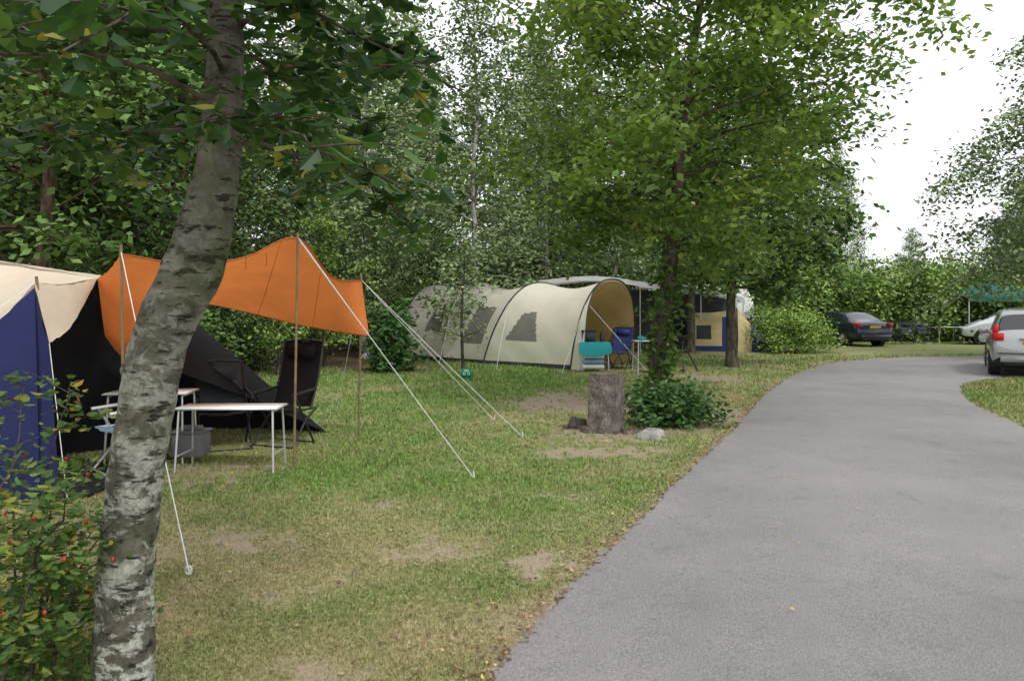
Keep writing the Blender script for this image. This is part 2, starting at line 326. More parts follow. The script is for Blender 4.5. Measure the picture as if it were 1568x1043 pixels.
def make_tree(seed,H,r0,zc,Rm,nb=30,ns=5,nleaf=12000,ls=.11,asp=.3,spread=.28,droop=.3,up=.6,path=None,hang=0.,prof=None,oval=False,mats=None,filt=None,name='tree',trunksides=8,offs=None,flat=.7,extra=None,br=.42):
    rng=np.random.default_rng(seed);mb=MB()
    if path is None:
        z=np.linspace(0,H,10);path=np.stack([np.cumsum(rng.normal(0,H*.008,10)),np.cumsum(rng.normal(0,H*.008,10)),z],-1);path[0,:2]=0
    path=smooth_path(path,4)
    zz=path[:,2];rr=r0*(np.clip(1-zz/H,0.02,1)**.8)+r0*.5*np.exp(-zz/(r0*1.5))
    v,f=tube(path,rr,trunksides);mb.add(v,f,0)
    prof=prof or ([0,.15,.45,.8,1],[.6,.95,1,.6,.15])
    tw=[];wt=[]
    for i in range(nb):
        u=((i+rng.random())/nb);z=zc+(H*.97-zc)*u;p0=np.array([np.interp(z,zz,path[:,0]),np.interp(z,zz,path[:,1]),z])
        az=i*2.399+rng.uniform(-.5,.5);L=Rm*np.interp(u,*prof)*rng.uniform(.7,1.15)
        if offs is not None: L*=1+offs[0]*math.cos(az-offs[1])
        el=up*(.5+.9*u)+rng.normal(0,.12);t=np.linspace(0,1,7)
        hd=np.array([math.cos(az),math.sin(az),0])
        P=p0+hd*(L*math.cos(el)*t)[:,None];P[:,2]+=L*math.sin(el)*t-droop*L*t**2
        P[1:-1]+=rng.normal(0,L*.02,(5,3))
        rb=max(.010,r0*br*(1-.75*u))
        mbv,mbf=tube(P,rb*(1-t*.85),4);mb.add(mbv,mbf,0)
        for q in range(ns):
            tt=.22+.78*(q+rng.random())/ns;b=np.array([np.interp(tt,t,P[:,k]) for k in range(3)])
            a2=az+rng.choice([-1,1])*rng.uniform(.3,1.2);l2=L*.42*(1.25-.6*tt)*rng.uniform(.7,1.3);e2=el*.5+rng.normal(0,.3)-droop*tt
            s=np.linspace(0,1,5);Q=b+np.array([math.cos(a2)*math.cos(e2),math.sin(a2)*math.cos(e2),math.sin(e2)])*(l2*s)[:,None];Q[:,2]-=droop*.6*l2*s**2
            w_,f_=tube(Q,max(.005,rb*.3)*(1-s*.8),3);mb.add(w_,f_,0)
            tw.append(Q);wt.append(l2*rng.lognormal(0,.5))
    tw=np.array(tw);wt=np.array(wt);wt/=wt.sum()
    k=rng.choice(len(tw),nleaf,p=wt);s=rng.random(nleaf)**.8*3.999;i0=s.astype(int);fr=(s-i0)[:,None]
    c=tw[k,i0]*(1-fr)+tw[k,i0+1]*fr+rng.normal(0,spread,(nleaf,3))*np.array([1,1,.6])
    if hang: c[:,2]-=rng.exponential(hang,nleaf)
    crnd=rng.random(len(tw))[k];rnd=np.clip(.5*crnd+.5*rng.random(nleaf)**1.1,0,1)
    if extra is not None:
        c=np.vstack([c,extra]);rnd=np.concatenate([rnd,rng.random(len(extra))*.6])
    if filt is not None:
        kk=filt(c);c=c[kk];rnd=rnd[kk]
    n=len(c);a,sd=leafdirs(rng,n,.45,flat);L=ls*rng.uniform(.6,1.3,n)
    (leaf_oval if oval else leaf_quads)(mb,c,a,sd,L,L*asp,1,rnd)
    return mb.mesh(name,mats,(0,))
def make_bush(seed,rx,ry,h,nleaf,ls,asp=.32,mats=None,name='shrub',oval=False,stems=9,down=.2,shell=.35,z0=0.05,lob=.22,flat=.8):
    rng=np.random.default_rng(seed);mb=MB()
    for i in range(stems):
        az=rng.uniform(0,2*pi);q=rng.uniform(.3,.8);t=np.linspace(0,1,6)
        P=np.stack([math.cos(az)*rx*q*t**1.3,math.sin(az)*ry*q*t**1.3,h*rng.uniform(.55,.9)*t],-1);P[1:]+=rng.normal(0,.03*h,(5,3))
        v,f=tube(P,.02*h*(1-t*.8)+.003,5);mb.add(v,f,0)
    az=rng.uniform(0,2*pi,nleaf);cz=rng.uniform(0.0,1,nleaf)**.8;r=rng.random(nleaf)**shell
    sh=1+lob*np.sin(3*az+seed)*np.sin(4*cz+seed)+lob*.8*np.sin(7*az+2*seed+5*cz)
    cr=np.sqrt(np.clip(1-cz**2,0,1))
    c=np.stack([np.cos(az)*rx*(.25+.75*cr)*r*sh,np.sin(az)*ry*(.25+.75*cr)*r*sh,z0+h*cz*(.5+.5*r)*(1+.5*(sh-1))],-1)
    c+=rng.normal(0,ls*.6,(nleaf,3));c[:,2]=np.maximum(c[:,2],.02)
    ks=rng.random(nleaf)<.05;c[ks]*=1+.22*rng.random((ks.sum(),1))
    cl=.5+.5*np.sin(c[:,0]*7/rx*.6+seed)*np.sin(c[:,1]*6/ry*.6)*np.sin(c[:,2]*8/h+1)
    rnd=np.clip(.45*cl+.55*rng.random(nleaf),0,1)
    a,s=leafdirs(rng,nleaf,down,flat);L=ls*rng.uniform(.6,1.3,nleaf)
    (leaf_oval if oval else leaf_quads)(mb,c,a,s,L,L*asp,1,rnd)
    return mb.mesh(name,mats,(0,))

# forest mass
birch=[make_tree(100+i,H,.11,zc,R,nb=46,ns=6,nleaf=12500,ls=.175,asp=.27,spread=.22,droop=.42,up=.75,hang=.46,mats=[W_birch,L_birch],name='birch',br=.25)
  for i,(H,zc,R) in enumerate([(16,2.6,2.9),(15,3.0,2.6),(17,2.2,3.0),(14.5,1.8,2.7),(16,3.4,2.5)])]
backt=[make_tree(150+i,16,.12,1.5,3.2,nb=34,ns=4,nleaf=4500,ls=.40,asp=.3,spread=.35,droop=.4,up=.7,hang=.3,mats=[W_birch,L_birch if i else L_dark],name='back_tree',br=.25) for i in range(2)]
darkt=[make_tree(200+i,H,.17,zc,R,nb=40,ns=6,nleaf=10000,ls=.21,asp=.33,spread=.32,droop=.25,up=.6,hang=.1,mats=[W_red,L_dark],name='oak',br=.3)
  for i,(H,zc,R) in enumerate([(13,3.0,3.4),(15,3.8,3.2),(12,2.6,3.6)])]
shr=[make_bush(300+i,1.5,1.5,2.3,4200,.15,mats=[W_brown,L_hedge if i%2 else L_birch],lob=.35) for i in range(4)]
shrd=[make_bush(320+i,1.5,1.5,2.2,3600,.17,mats=[W_brown,L_dark],lob=.35) for i in range(2)]
forest=empty('birch_forest')
rf=np.random.default_rng(77)
def put(me,par,name,x,y,s=1,sz=None):
    return link(name,me,par,(x,y,hgt(np.array(x),np.array(y)).item()-.02),(rf.normal(0,.02),rf.normal(0,.02),rf.uniform(0,6.28)),(s,s,sz or s))
for Yr,sp,xa,xb in [(25.5,3.9,-.60,.10),(30.5,4.0,-.64,.15),(37,4.4,-.68,.2)]:
    x=xa*Yr
    while x<xb*Yr:
        xx=x+rf.uniform(-1,1);yy=Yr+rf.uniform(-1.8,1.8)
        q=xx/yy
        if not(-.105<q<-.065 and yy<40):
            put(birch[rf.integers(5)],forest,'birch_stem',xx,yy,rf.uniform(.85,1.08))
        x+=sp*rf.uniform(.8,1.2)
for Yr in (45,53):
    x=-.75*Yr
    while x<.22*Yr:
        put(backt[int(rf.random()>.15)],forest,'back_stem',x+rf.uniform(-1,1),Yr+rf.uniform(-2,2),rf.uniform(.95,1.15));x+=4.2
for (x,y,s) in [(-9.3,15.3,.95),(-12.2,17.5,1.05),(-8.4,19.5,.85),(-11,22.5,1.1),(-14.5,21,1.15),(-17,19,1.1)]:
    put(darkt[rf.integers(3)],forest,'oak_stem',x,y,s)
und=empty('forest_undergrowth')
for i in range(66):
    y=rf.uniform(20,33);x=rf.uniform(-.68*y,.06*y)
    if x>-2.9 and y<29: continue
    if x>-6 and y<25: continue
    put((shr+shrd+shrd)[rf.integers(8)],und,'bush',x,y,rf.uniform(.5,1.0),rf.uniform(.5,1.3))
for i in range(18):
    y=rf.uniform(12.5,19);x=rf.uniform(-.73*y,-.42*y)
    put((shrd+shr)[rf.integers(3)],und,'bush',x,y,rf.uniform(.5,.9),rf.uniform(.5,1.1))
for i in range(26):
    y=rf.uniform(36,50);x=-.78*y+1.05*y*(i+rf.random())/26;put(shrd[rf.integers(2)],und,'bush',x,y,2.0,rf.uniform(1.6,2.4))
# far trees right of the forest
far=empty('distant_trees')
for (x,y,s,k) in [(12.5,40,.66,0),(15.2,42,.68,1),(17.0,40.5,.70,3),(18.8,44,.64,2),(9.5,38,.66,4),(14,50,.75,2),(10,50,.9,0),(7.5,44,.85,1),(17.3,46,.72,0)]:
    put(birch[k],far,'far_birch',x,y,s)
for (x,y,s) in [(28.5,45,.5),(30.5,46,.6),(25.0,48,.34),(22.8,50,.32),(33,50,.7),(29,56,.5),(35,44,.8),(25.6,36.5,.36)]:
    put(darkt[rf.integers(3)],far,'far_tree',x,y,s)
# boundary hedge
hedge=empty('hedge')
for i in range(46):
    t=i/45;x=8.6+t*15.5+rf.uniform(-.5,.5);y=35.2+3*math.sin(t*2.2)+rf.uniform(-1.1,1.1)
    put(shr[1+2*(i%2)] if i%5 else shrd[i%2],hedge,'hedge_plant',x,y,rf.uniform(.8,1.35),rf.uniform(1.05,1.7))
for i in range(14):
    x=23+i*1.2+rf.uniform(-.4,.4);put(shr[rf.integers(4)],hedge,'hedge_plant',x,39+rf.uniform(-1,2),1.3,rf.uniform(1.1,1.6))
for i in range(12):
    x=7.6+i*.7+rf.uniform(-.4,.4);put(shrd[i%2],hedge,'hedge_plant',x,40.5+rf.uniform(-.5,1.5),1.3,rf.uniform(1.4,1.8))
# individual shrubs
link('round_shrub',make_bush(401,1.35,1.1,1.35,8000,.10,mats=[W_brown,L_hedge],name='round_shrub',lob=.3),None,(10.0,27.4,0))
link('round_shrub',make_bush(402,.9,.8,1.6,5000,.10,mats=[W_brown,L_hedge],name='round_shrub',lob=.3),None,(9.6,29.4,0))
link('rhododendron_bush',make_bush(403,.55,.55,1.5,1500,.21,.2,mats=[W_brown,L_rhod],name='rhododendron_bush',oval=True,shell=.6,down=.35,lob=.35),None,(-2.9,18.8,0))
link('low_green_plant',make_bush(404,.62,.5,.48,2400,.095,.3,mats=[W_brown,L_rhod],name='low_green_plant',oval=True,stems=12,lob=.4),None,(2.14,10.55,0))
# saplings near the forest edge
for sd,x,y,H,R,zc,nl,lm in [(501,-1.25,20.0,3.9,.75,.7,1100,L_birch),(502,-5.0,20.8,4.6,1.4,.7,5500,L_hedge),(503,-4.2,24.5,4.6,1.4,.8,5500,L_birch),(504,-5.6,18.6,2.0,.9,.5,1500,L_hedge),(505,-6.3,19.5,2.3,.9,.4,1500,L_dark)]:
    link('sapling_tree',make_tree(sd,H,.045,zc,R,nb=22,ns=4,nleaf=nl,ls=.10,spread=.14,droop=.1,up=.8,mats=[W_brown,lm],name='sapling_tree'),None,(x,y,0))
# mid broadleaf tree
pth=[(0,0,0),(.06,0,1.1),(.24,0,2.3),(.34,.05,3.2),(.40,.05,4.2),(.55,.1,5.4),(.75,.1,6.6),(.85,.1,8.0),(.9,.1,9.6)]
rv=np.random.default_rng(9);ne=1000;ez=rv.uniform(.1,2.3,ne);ea=rv.uniform(0,6.28,ne);er=.12+rv.exponential(.09,ne)*(.5+.8*np.sin(ez*5)**2)
ex=np.stack([np.cos(ea)*er+.1*ez,np.sin(ea)*er,ez],-1)
link('broadleaf_tree',make_tree(611,9.6,.135,2.5,3.55,nb=48,ns=8,nleaf=40000,ls=.13,asp=.3,spread=.20,droop=.32,up=.62,path=pth,hang=.12,offs=(.04,-.1),
   prof=([0,.08,.3,.6,.85,1],[.42,.72,1,.95,.6,.2]),oval=False,mats=[W_brown,L_mid],name='broadleaf_tree',trunksides=14,extra=ex,br=.25),None,(2.28,12.3,0))
link('broadleaf_tree',make_tree(612,8.2,.15,2.1,2.8,nb=40,ns=7,nleaf=24000,ls=.17,asp=.33,spread=.26,droop=.35,up=.55,mats=[W_brown,L_dark],name='broadleaf_tree',offs=(.2,0.),br=.25),None,(5.85,20.7,0))
link('broadleaf_tree',make_tree(613,8.5,.15,2.3,2.4,nb=30,ns=6,nleaf=11000,ls=.17,spread=.26,droop=.3,mats=[W_brown,L_birch],name='broadleaf_tree',br=.3),None,(6.2,27,0))
# right tree
link('birch_tree',make_tree(614,11.4,.2,2.8,4.6,nb=56,ns=8,nleaf=38000,ls=.17,spread=.27,droop=.42,up=.6,hang=.3,prof=([0,.15,.45,.8,1],[.8,1,1,.6,.15]),mats=[W_birch,L_birch],name='birch_tree',br=.25),None,(18.9,24.5,0))
# foreground tree (leaning stem with bend)
rng=np.random.default_rng(3)
fp=smooth_path([(-1.55,3.1,-.05),(-1.545,3.1,.25),(-1.532,3.1,.61),(-1.485,3.1,1.053),(-1.405,3.1,1.47),(-1.262,3.12,1.80),(-1.185,3.14,2.17),(-1.17,3.16,2.51),(-1.17,3.18,2.85),(-1.12,3.2,3.4),(-1.1,3.2,4.2),(-1.0,3.2,5.4)],14)
zz=fp[:,2];r=np.interp(zz,[-.05,.2,.6,1.05,1.45,1.75,1.9,2.2,2.5,3,5.4],[.125,.112,.104,.103,.106,.115,.105,.083,.072,.066,.02])
n=40;v,f=tube(fp,r,n);v=v.reshape(len(fp),n,3);ctr=fp[:,None,:];aa=np.arange(n)*2*pi/n
disp=1+.035*np.sin(3*aa[None,:]+zz[:,None]*4)+.02*np.sin(7*aa[None,:]+zz[:,None]*13)+.02*np.sin(zz[:,None]*38+2*np.sin(aa[None,:]*2))+rng.normal(0,.008,(len(fp),n))
v=ctr+(v-ctr)*disp[...,None]
ftree=MB();ftree.add(v,f,0)
for (hz,az,s_) in [(1.32,3.0,.05),(1.78,-1.3,.045),(.33,-1.7,.03),(2.28,-.4,.035)]:
    c=np.array([np.interp(hz,zz,fp[:,k]) for k in range(3)]);rr=np.interp(hz,zz,r)
    P=[c+np.array([math.cos(az),math.sin(az),.3])*q for q in (rr*.5,rr*.9,rr*1.12)]
    addtube(ftree,P,[s_,s_*.8,s_*.45],10,0)
tws=[]
rb=np.random.default_rng(31)
for i in range(46):
    z0=2.25+2.6*(i/46)**1.15;p0=np.array([np.interp(z0,zz,fp[:,k]) for k in range(3)]);az=i*2.399+.6;L=rb.uniform(.8,1.5)*(1 if z0<4 else .8);t=np.linspace(0,1,7);el=rb.uniform(.1,.55)
    if math.cos(az)<-.2: L*=1.2
    if math.cos(az)>.3: L=min(L,.85)
    P=p0+np.array([math.cos(az),math.sin(az),0])*(L*t)[:,None];P[:,2]+=L*math.sin(el)*t-.42*L*t**2;P[1:]+=rb.normal(0,.025,(6,3))
    addtube(ftree,P,.0125*(1-t*.8),6,2)
    for q in range(7):
        tt=.15+.85*rb.random();b=np.array([np.interp(tt,t,P[:,k]) for k in range(3)]);a2=az+rb.choice([-1,1])*rb.uniform(.3,1.2);l2=rb.uniform(.2,.42);s=np.linspace(0,1,5)
        Q=b+np.array([math.cos(a2),math.sin(a2),rb.uniform(-.3,.3)])*(l2*s)[:,None];Q[:,2]-=.15*l2*s**2
        addtube(ftree,Q,.0045*(1-s*.7),4,2,cap=False);tws.append(Q)
tws=np.array(tws);nl=6600;k=rb.integers(0,len(tws),nl);s=rb.random(nl)*3.999;i0=s.astype(int);fr=(s-i0)[:,None]
c=tws[k,i0]*(1-fr)+tws[k,i0+1]*fr+rb.normal(0,.05,(nl,3))
c=c[(c[:,1]>1.75)&(c[:,0]<-.3)]
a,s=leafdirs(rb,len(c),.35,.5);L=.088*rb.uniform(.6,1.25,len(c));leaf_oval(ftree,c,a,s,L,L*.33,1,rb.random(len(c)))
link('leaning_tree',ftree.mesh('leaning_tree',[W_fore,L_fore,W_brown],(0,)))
# rose-hip shrub
mb=MB();rb=np.random.default_rng(8);C=[];hips=[]
for i in range(22):
    b=np.array([-2.12+rb.uniform(-.3,.33),2.95+rb.uniform(-.4,.5),0]);az=rb.uniform(-1.2,1.4);hh=rb.uniform(.6,1.6);q=rb.uniform(.08,.42);t=np.linspace(0,1,9)
    P=b+np.stack([math.cos(az)*q*t**1.6,math.sin(az)*q*t**1.6,hh*t-.12*t**3],-1);P[1:]+=rb.normal(0,.012,(8,3));addtube(mb,P,.007*(1-t*.7),5,0)
    for w in range(9):
        tt=.25+.75*rb.random();bb=np.array([np.interp(tt,t,P[:,k]) for k in range(3)]);a2=rb.uniform(0,6.28);s=np.linspace(0,1,4);l2=rb.uniform(.1,.28)
        Q=bb+np.array([math.cos(a2),math.sin(a2),.35])*(l2*s)[:,None]
        if Q[-1][0]/Q[-1][1]>-.51: continue
        addtube(mb,Q,.0026*(1-s*.5),4,0,cap=False)
        m_=rb.integers(10,21);u=rb.random(m_)[:,None];C.append(Q[0]*(1-u)+Q[-1]*u+rb.normal(0,.028,(m_,3)))
        if rb.random()<.2: hips.append(Q[-1]+np.array([0,0,-.01]))
C=np.concatenate(C);a,s=leafdirs(rb,len(C),.2,.5);L=.046*rb.uniform(.6,1.3,len(C));leaf_oval(mb,C,a,s,L,L*.33,1,rb.random(len(C)))
C=np.stack([rb.uniform(-2.5,-1.7,1300),rb.uniform(2.6,3.8,1300),rb.uniform(.01,.3,1300)],-1);a,s=leafdirs(rb,1300,.2,.5);L=.045*rb.uniform(.6,1.3,1300);leaf_oval(mb,C,a,s,L,L*.33,1,rb.random(1300))
for h in hips:
    th=np.linspace(.2,pi-.2,5);P=[h+np.array([0,0,-.010*math.cos(q)]) for q in th];addtube(mb,P,[.0075*math.sin(q) for q in th],8,2)
M_hip=surf('rose_hip',(.4,.02,.01),(.5,.05,.02),9,.3)
link('rose_shrub',mb.mesh('rose_shrub',[W_brown,L_rose,M_hip],(0,2)))
# fallen leaves
mb=MB();n=3600;y=2.7+rg.random(n)**1.4*14;off=np.where(rg.random(n)<.42,rg.exponential(.10,n),rg.random(n)*5)-.03
x=xl(y)-off;z=np.where(roaddist(x,y)<0,.022,hgt(x,y)+.014+.0015*y)
az=rg.uniform(0,2*pi,n);a=nrm(np.stack([np.cos(az),np.sin(az),rg.normal(0,.25,n)],-1));s=nrm(np.cross(a,np.stack([rg.normal(0,.3,n),rg.normal(0,.3,n),np.ones(n)],-1)))
L=rg.uniform(.012,.038,n);leaf_oval(mb,np.stack([x,y,z],-1),a,s,L,L*.32,0,rg.random(n)**1.9)
x=np.array([1.43,2.6,1.9]);y=np.array([4.0,7.2,5.1]);k=len(x);az=rg.uniform(0,6.28,k);a=np.stack([np.cos(az),np.sin(az),0*az],-1);s=np.stack([-np.sin(az),np.cos(az),0*az+.1],-1)
leaf_oval(mb,np.stack([x,y,0*x+.055],-1),a,s,np.full(k,.03),np.full(k,.01),0,np.full(k,.98))
link('fallen_leaves',mb.mesh('fallen_leaves',[L_litter]))

# ---------------------------------------------------------------- awning tent at the left
def rope(mb,a,b,r=.006,m=0,sag=0):
    a=np.array(a,float);b=np.array(b,float);t=np.linspace(0,1,7);P=a+(b-a)*t[:,None];P[:,2]-=sag*4*t*(1-t);addtube(mb,P,r,5,m)
def sheet(mb,A,B,m,nu=6,nv=8,sag=0,bul=(0,0,0)):
    A=smooth_path(A,nu);B=smooth_path(B,nu);k=len(A);t=np.linspace(0,1,nv+1)[None,:,None]
    V=A[:,None,:]*(1-t)+B[:,None,:]*t
    u=np.linspace(0,1,k)[:,None];w=np.sin(pi*t[0,:,0])[None,:]*(.6+.4*np.sin(pi*u))
    V=V+np.array(bul)*w[...,None];V[...,2]-=sag*w
    V[...,2]+=.006*np.sin(u*31+t[...,0]*9)
    i=np.arange(k-1)[:,None]*(nv+1);j=np.arange(nv)[None,:]
    mb.add(V,np.stack([i+j,i+j+1,i+nv+2+j,i+nv+1+j],-1).reshape(-1,4),m)
tent=empty('awning_tent')
mb=MB()
near=[(-3.32,6.6,2.05),(-2.95,7.1,1.99),(-2.55,7.45,2.08),(-2.15,7.77,2.29),(-1.99,8.6,1.93),(-1.84,9.5,1.92)]
farp=[(-4.24,8.5,1.03),(-4.05,9.1,1.45),(-3.70,9.3,1.64),(-2.75,9.35,1.43),(-2.25,9.35,1.33),(-1.71,9.3,1.26)]
sheet(mb,near,farp,0,6,10,sag=.03)
sheet(mb,[(-3.32,6.6,2.05),(-3.66,7.05,1.93),(-4.0,7.5,1.88)],[(-4.24,8.5,1.03),(-4.3,8.4,1.15),(-4.35,8.3,1.3)],0,6,8)
addtube(mb,smooth_path(near,6),.008,5,1);addtube(mb,smooth_path(farp,6),.008,5,1)
An=smooth_path(near,6);Bf=smooth_path(farp,6)
for q in (9,16,22): addtube(mb,[An[q]*(1-t_)+Bf[q]*t_-np.array([0,.004,.03*math.sin(pi*t_)]) for t_ in np.linspace(0,1,9)],.0025,4,1)
for p in [(-2.55,7.45,2.08),(-2.95,7.1,1.99),(-2.4,7.6,2.12)]: addtube(mb,[p,(p[0],p[1],p[2]-.12)],.006,4,1)
F_hem=fabric('dark_orange_hem',(.45,.12,.03),.1)
link('orange_tarp',mb.mesh('orange_tarp',[F_orange,F_hem],True),tent)
mb=MB()
K=(-4.04,6.57,1.80);H1=(-4.0,7.5,1.88);A0=(-6.8,8.0,2.35);LL=(-4.75,6.1,.80);BK=(-5.0,9.4,1.95)
sheet(mb,[A0,(-5.3,7.8,2.05),H1],[(-6.2,6.3,1.25),(-5.2,6.25,1.2),LL],0,6,8,sag=.03)
sheet(mb,[A0,(-5.3,7.75,2.06),H1],[LL,(-4.3,6.4,1.4),K],0,6,8,sag=.04)
sheet(mb,[K,(-4.0,7.0,1.80),H1],[(-3.87,6.5,1.30),(-3.84,6.75,1.42),(-3.97,7.3,1.72)],0,6,5)
sheet(mb,[A0,(-5.4,7.9,2.1),H1],[(-7.5,10,1.6),BK,(-4.6,9.0,1.85)],0,6,6)
link('roof',mb.mesh('roof',[F_cream],True),tent)
mb=MB()
sheet(mb,[LL,(-4.35,6.37,1.35),(-4.03,6.56,1.77)],[(-5.3,5.85,0),(-4.6,6.2,0),(-3.95,6.50,0)],0,6,8,bul=(.04,-.06,0))
sheet(mb,[K,(-3.95,6.52,1.5),(-3.87,6.5,1.30)],[(-3.95,6.5,0),(-3.9,6.5,0),(-3.80,6.53,0)],0,4,8)
sheet(mb,[(-6.6,6.2,1.2),(-5.6,6.2,1.1),LL],[(-7,5.7,0),(-6.2,5.75,0),(-5.3,5.85,0)],0,4,6)
link('front_wall',mb.mesh('front_wall',[F_blue],True),tent)
mb=MB()
sheet(mb,[(-6.8,8.0,2.3),BK,(-4.3,9.5,1.62),(-3.98,9.6,1.46),(-3.2,9.7,.75),(-2.33,9.76,.03)],[(-6.9,8.6,0),(-5.2,9.9,0),(-4.4,9.95,0),(-4.0,9.95,0),(-3.2,9.9,0),(-2.33,9.80,0)],0,5,6)
sheet(mb,[(-4.35,8.3,1.75),(-4.2,9.0,1.6),(-3.98,9.6,1.46)],[(-3.6,8.4,.9),(-3.0,9.1,.5),(-2.33,9.76,.03)],0,5,6)
sheet(mb,[(-4.9,7.9,1.9),(-4.7,8.3,1.85),(-4.35,8.6,1.7)],[(-4.9,7.9,0),(-4.6,8.4,0),(-4.1,8.9,0)],0,5,4)
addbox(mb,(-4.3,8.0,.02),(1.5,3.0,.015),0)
link('inner_dark_wall',mb.mesh('inner_dark_wall',[F_black],True),tent)
mb=MB()
for b_,t_ in [((-2.18,7.77,0),(-2.14,7.77,2.34)),((-1.88,9.52,0),(-1.84,9.5,1.99)),((-3.30,6.62,0),(-3.32,6.6,2.13)),((-4.35,8.7,0),(-4.35,8.7,1.8))]:
    addtube(mb,[b_,t_],.013,8,0)
addtube(mb,[(-3.86,6.6,0),(-4.04,6.6,1.86)],.013,8,0)
link('poles',mb.mesh('poles',[M_pole],True),tent)
mb=MB()
for a_,b_ in [((-2.14,7.77,2.3),(-.363,7.32,.0)),((-1.84,9.5,1.93),(.13,9.6,0)),((-1.84,9.5,1.93),(-.25,11,0)),((-3.32,6.6,2.07),(-1.914,4.62,.0)),((-4.04,6.57,1.8),(-5.0,5.0,.4)),((-3.87,6.5,1.3),(-3.6,6.3,0)),((-1.84,9.5,1.93),(-2.7,12.0,0))]:
    rope(mb,a_,b_,.0038,0,.01)
    addtube(mb,[(b_[0],b_[1],.06),(b_[0]+.01,b_[1],-.03)],.007,5,0)
th=np.linspace(0,2*pi,14);addtube(mb,[(-1.914+.018*math.cos(q),4.6,.045+.024*math.sin(q)) for q in th],.006,5,0)
rope(mb,(-2.14,7.77,2.28),(-1.72,9.28,1.27),.006)
link('guy_ropes',mb.mesh('guy_ropes',[M_rope]),tent)

def folding_table(name,loc,rz,w,d,h,topm):
    e=empty(name,loc,rz);mb=MB()
    addbox(mb,(0,0,h-.012),(w,d,.02),0);addbox(mb,(0,0,h-.014),(w+.02,d+.02,.014),1)
    for sx in (-1,1):
        x=sx*(w/2-.04)
        addtube(mb,[(x,-d/2+.03,h-.03),(x+sx*.02,-d/2-.02,.0)],.011,8,1);addtube(mb,[(x,d/2-.03,h-.03),(x+sx*.02,d/2+.02,0)],.011,8,1)
        addtube(mb,[(x,-d/2,.16),(x,d/2,.16)],.009,6,1);addtube(mb,[(x,-d/2+.02,h-.04),(x,d/2-.02,h-.04)],.009,6,1)
    link('table_frame',mb.mesh('table_frame',[topm,M_alu]),e);return e
folding_table('folding_table',(-2.77,7.68,.01),.02,.98,.40,.62,M_whitep)
folding_table('folding_table',(-3.75,8.1,.01),.1,.8,.45,.72,M_whitep)
def camp_chair(name,loc,rz,fab,hb=1.1,sc=1,fr=None):
    e=empty(name,loc,rz);e.scale=(sc,sc,sc);mb=MB()
    for s in (-.27,.27):
        addtube(mb,[(s,.18,0),(s,-.02,.3),(s,-.2,.6)],.013,8,0);addtube(mb,[(s,-.25,0),(s,.0,.3),(s,.22,.42)],.013,8,0)
        addtube(mb,[(s,-.26,.60),(s,.2,.64)],.02,8,0);addtube(mb,[(s,.10,.42),(s,.25,.75),(s,.36,hb)],.013,8,0);addtube(mb,[(s,-.2,.42),(s,.15,.42)],.012,6,0)
    addtube(mb,[(-.27,.36,hb),(0,.37,hb+.02),(.27,.36,hb)],.013,8,0);addtube(mb,[(-.27,-.25,.02),(.27,-.25,.02)],.011,6,0);addtube(mb,[(-.27,.18,.02),(.27,.18,.02)],.011,6,0)
    sheet(mb,[(-.26,-.24,.43),(0,-.24,.41),(.26,-.24,.43)],[(-.26,.12,.41),(0,.12,.38),(.26,.12,.41)],1,4,6,.02)
    sheet(mb,[(-.26,.13,.43),(0,.16,.43),(.26,.13,.43)],[(-.26,.36,hb),(0,.38,hb),(.26,.36,hb)],1,4,6,-.0,(0,.03,0))
    addbox(mb,(0,.33,hb-.12),(.36,.07,.16),1)
    link('chair_body',mb.mesh('chair_body',[fr or M_black,fab],True),e);return e
camp_chair('camping_chair',(-2.62,9.0,.01),-.35,F_black,1.18)
camp_chair('camping_chair',(-3.25,8.75,.01),.5,F_dgrey,.95)
camp_chair('camping_chair',(-3.72,7.55,.01),-.8,F_lblue,.85,1,M_alu)
mb=MB()
addbox(mb,(-3.3,8.0,.20),(.30,.26,.24),0);addbox(mb,(-3.3,8.0,.33),(.34,.30,.02),0);addbox(mb,(-3.3,8.0,.36),(.2,.14,.04),0)
o=link('plastic_crate',mb.mesh('plastic_crate',[F_mgrey]));o.modifiers.new('b','BEVEL').width=.015
mb=MB()
for x_,h_,m_ in [(-3.9,.16,0),(-4.0,.1,1),(-3.55,.09,2)]:
    addtube(mb,[(x_,8.1,.725),(x_,8.1,.725+h_*.7),(x_,8.1,.725+h_)],[.035,.035,.018],10,m_)
link('kitchen_jars',mb.mesh('kitchen_jars',[F_green,F_red,M_whitep],True))

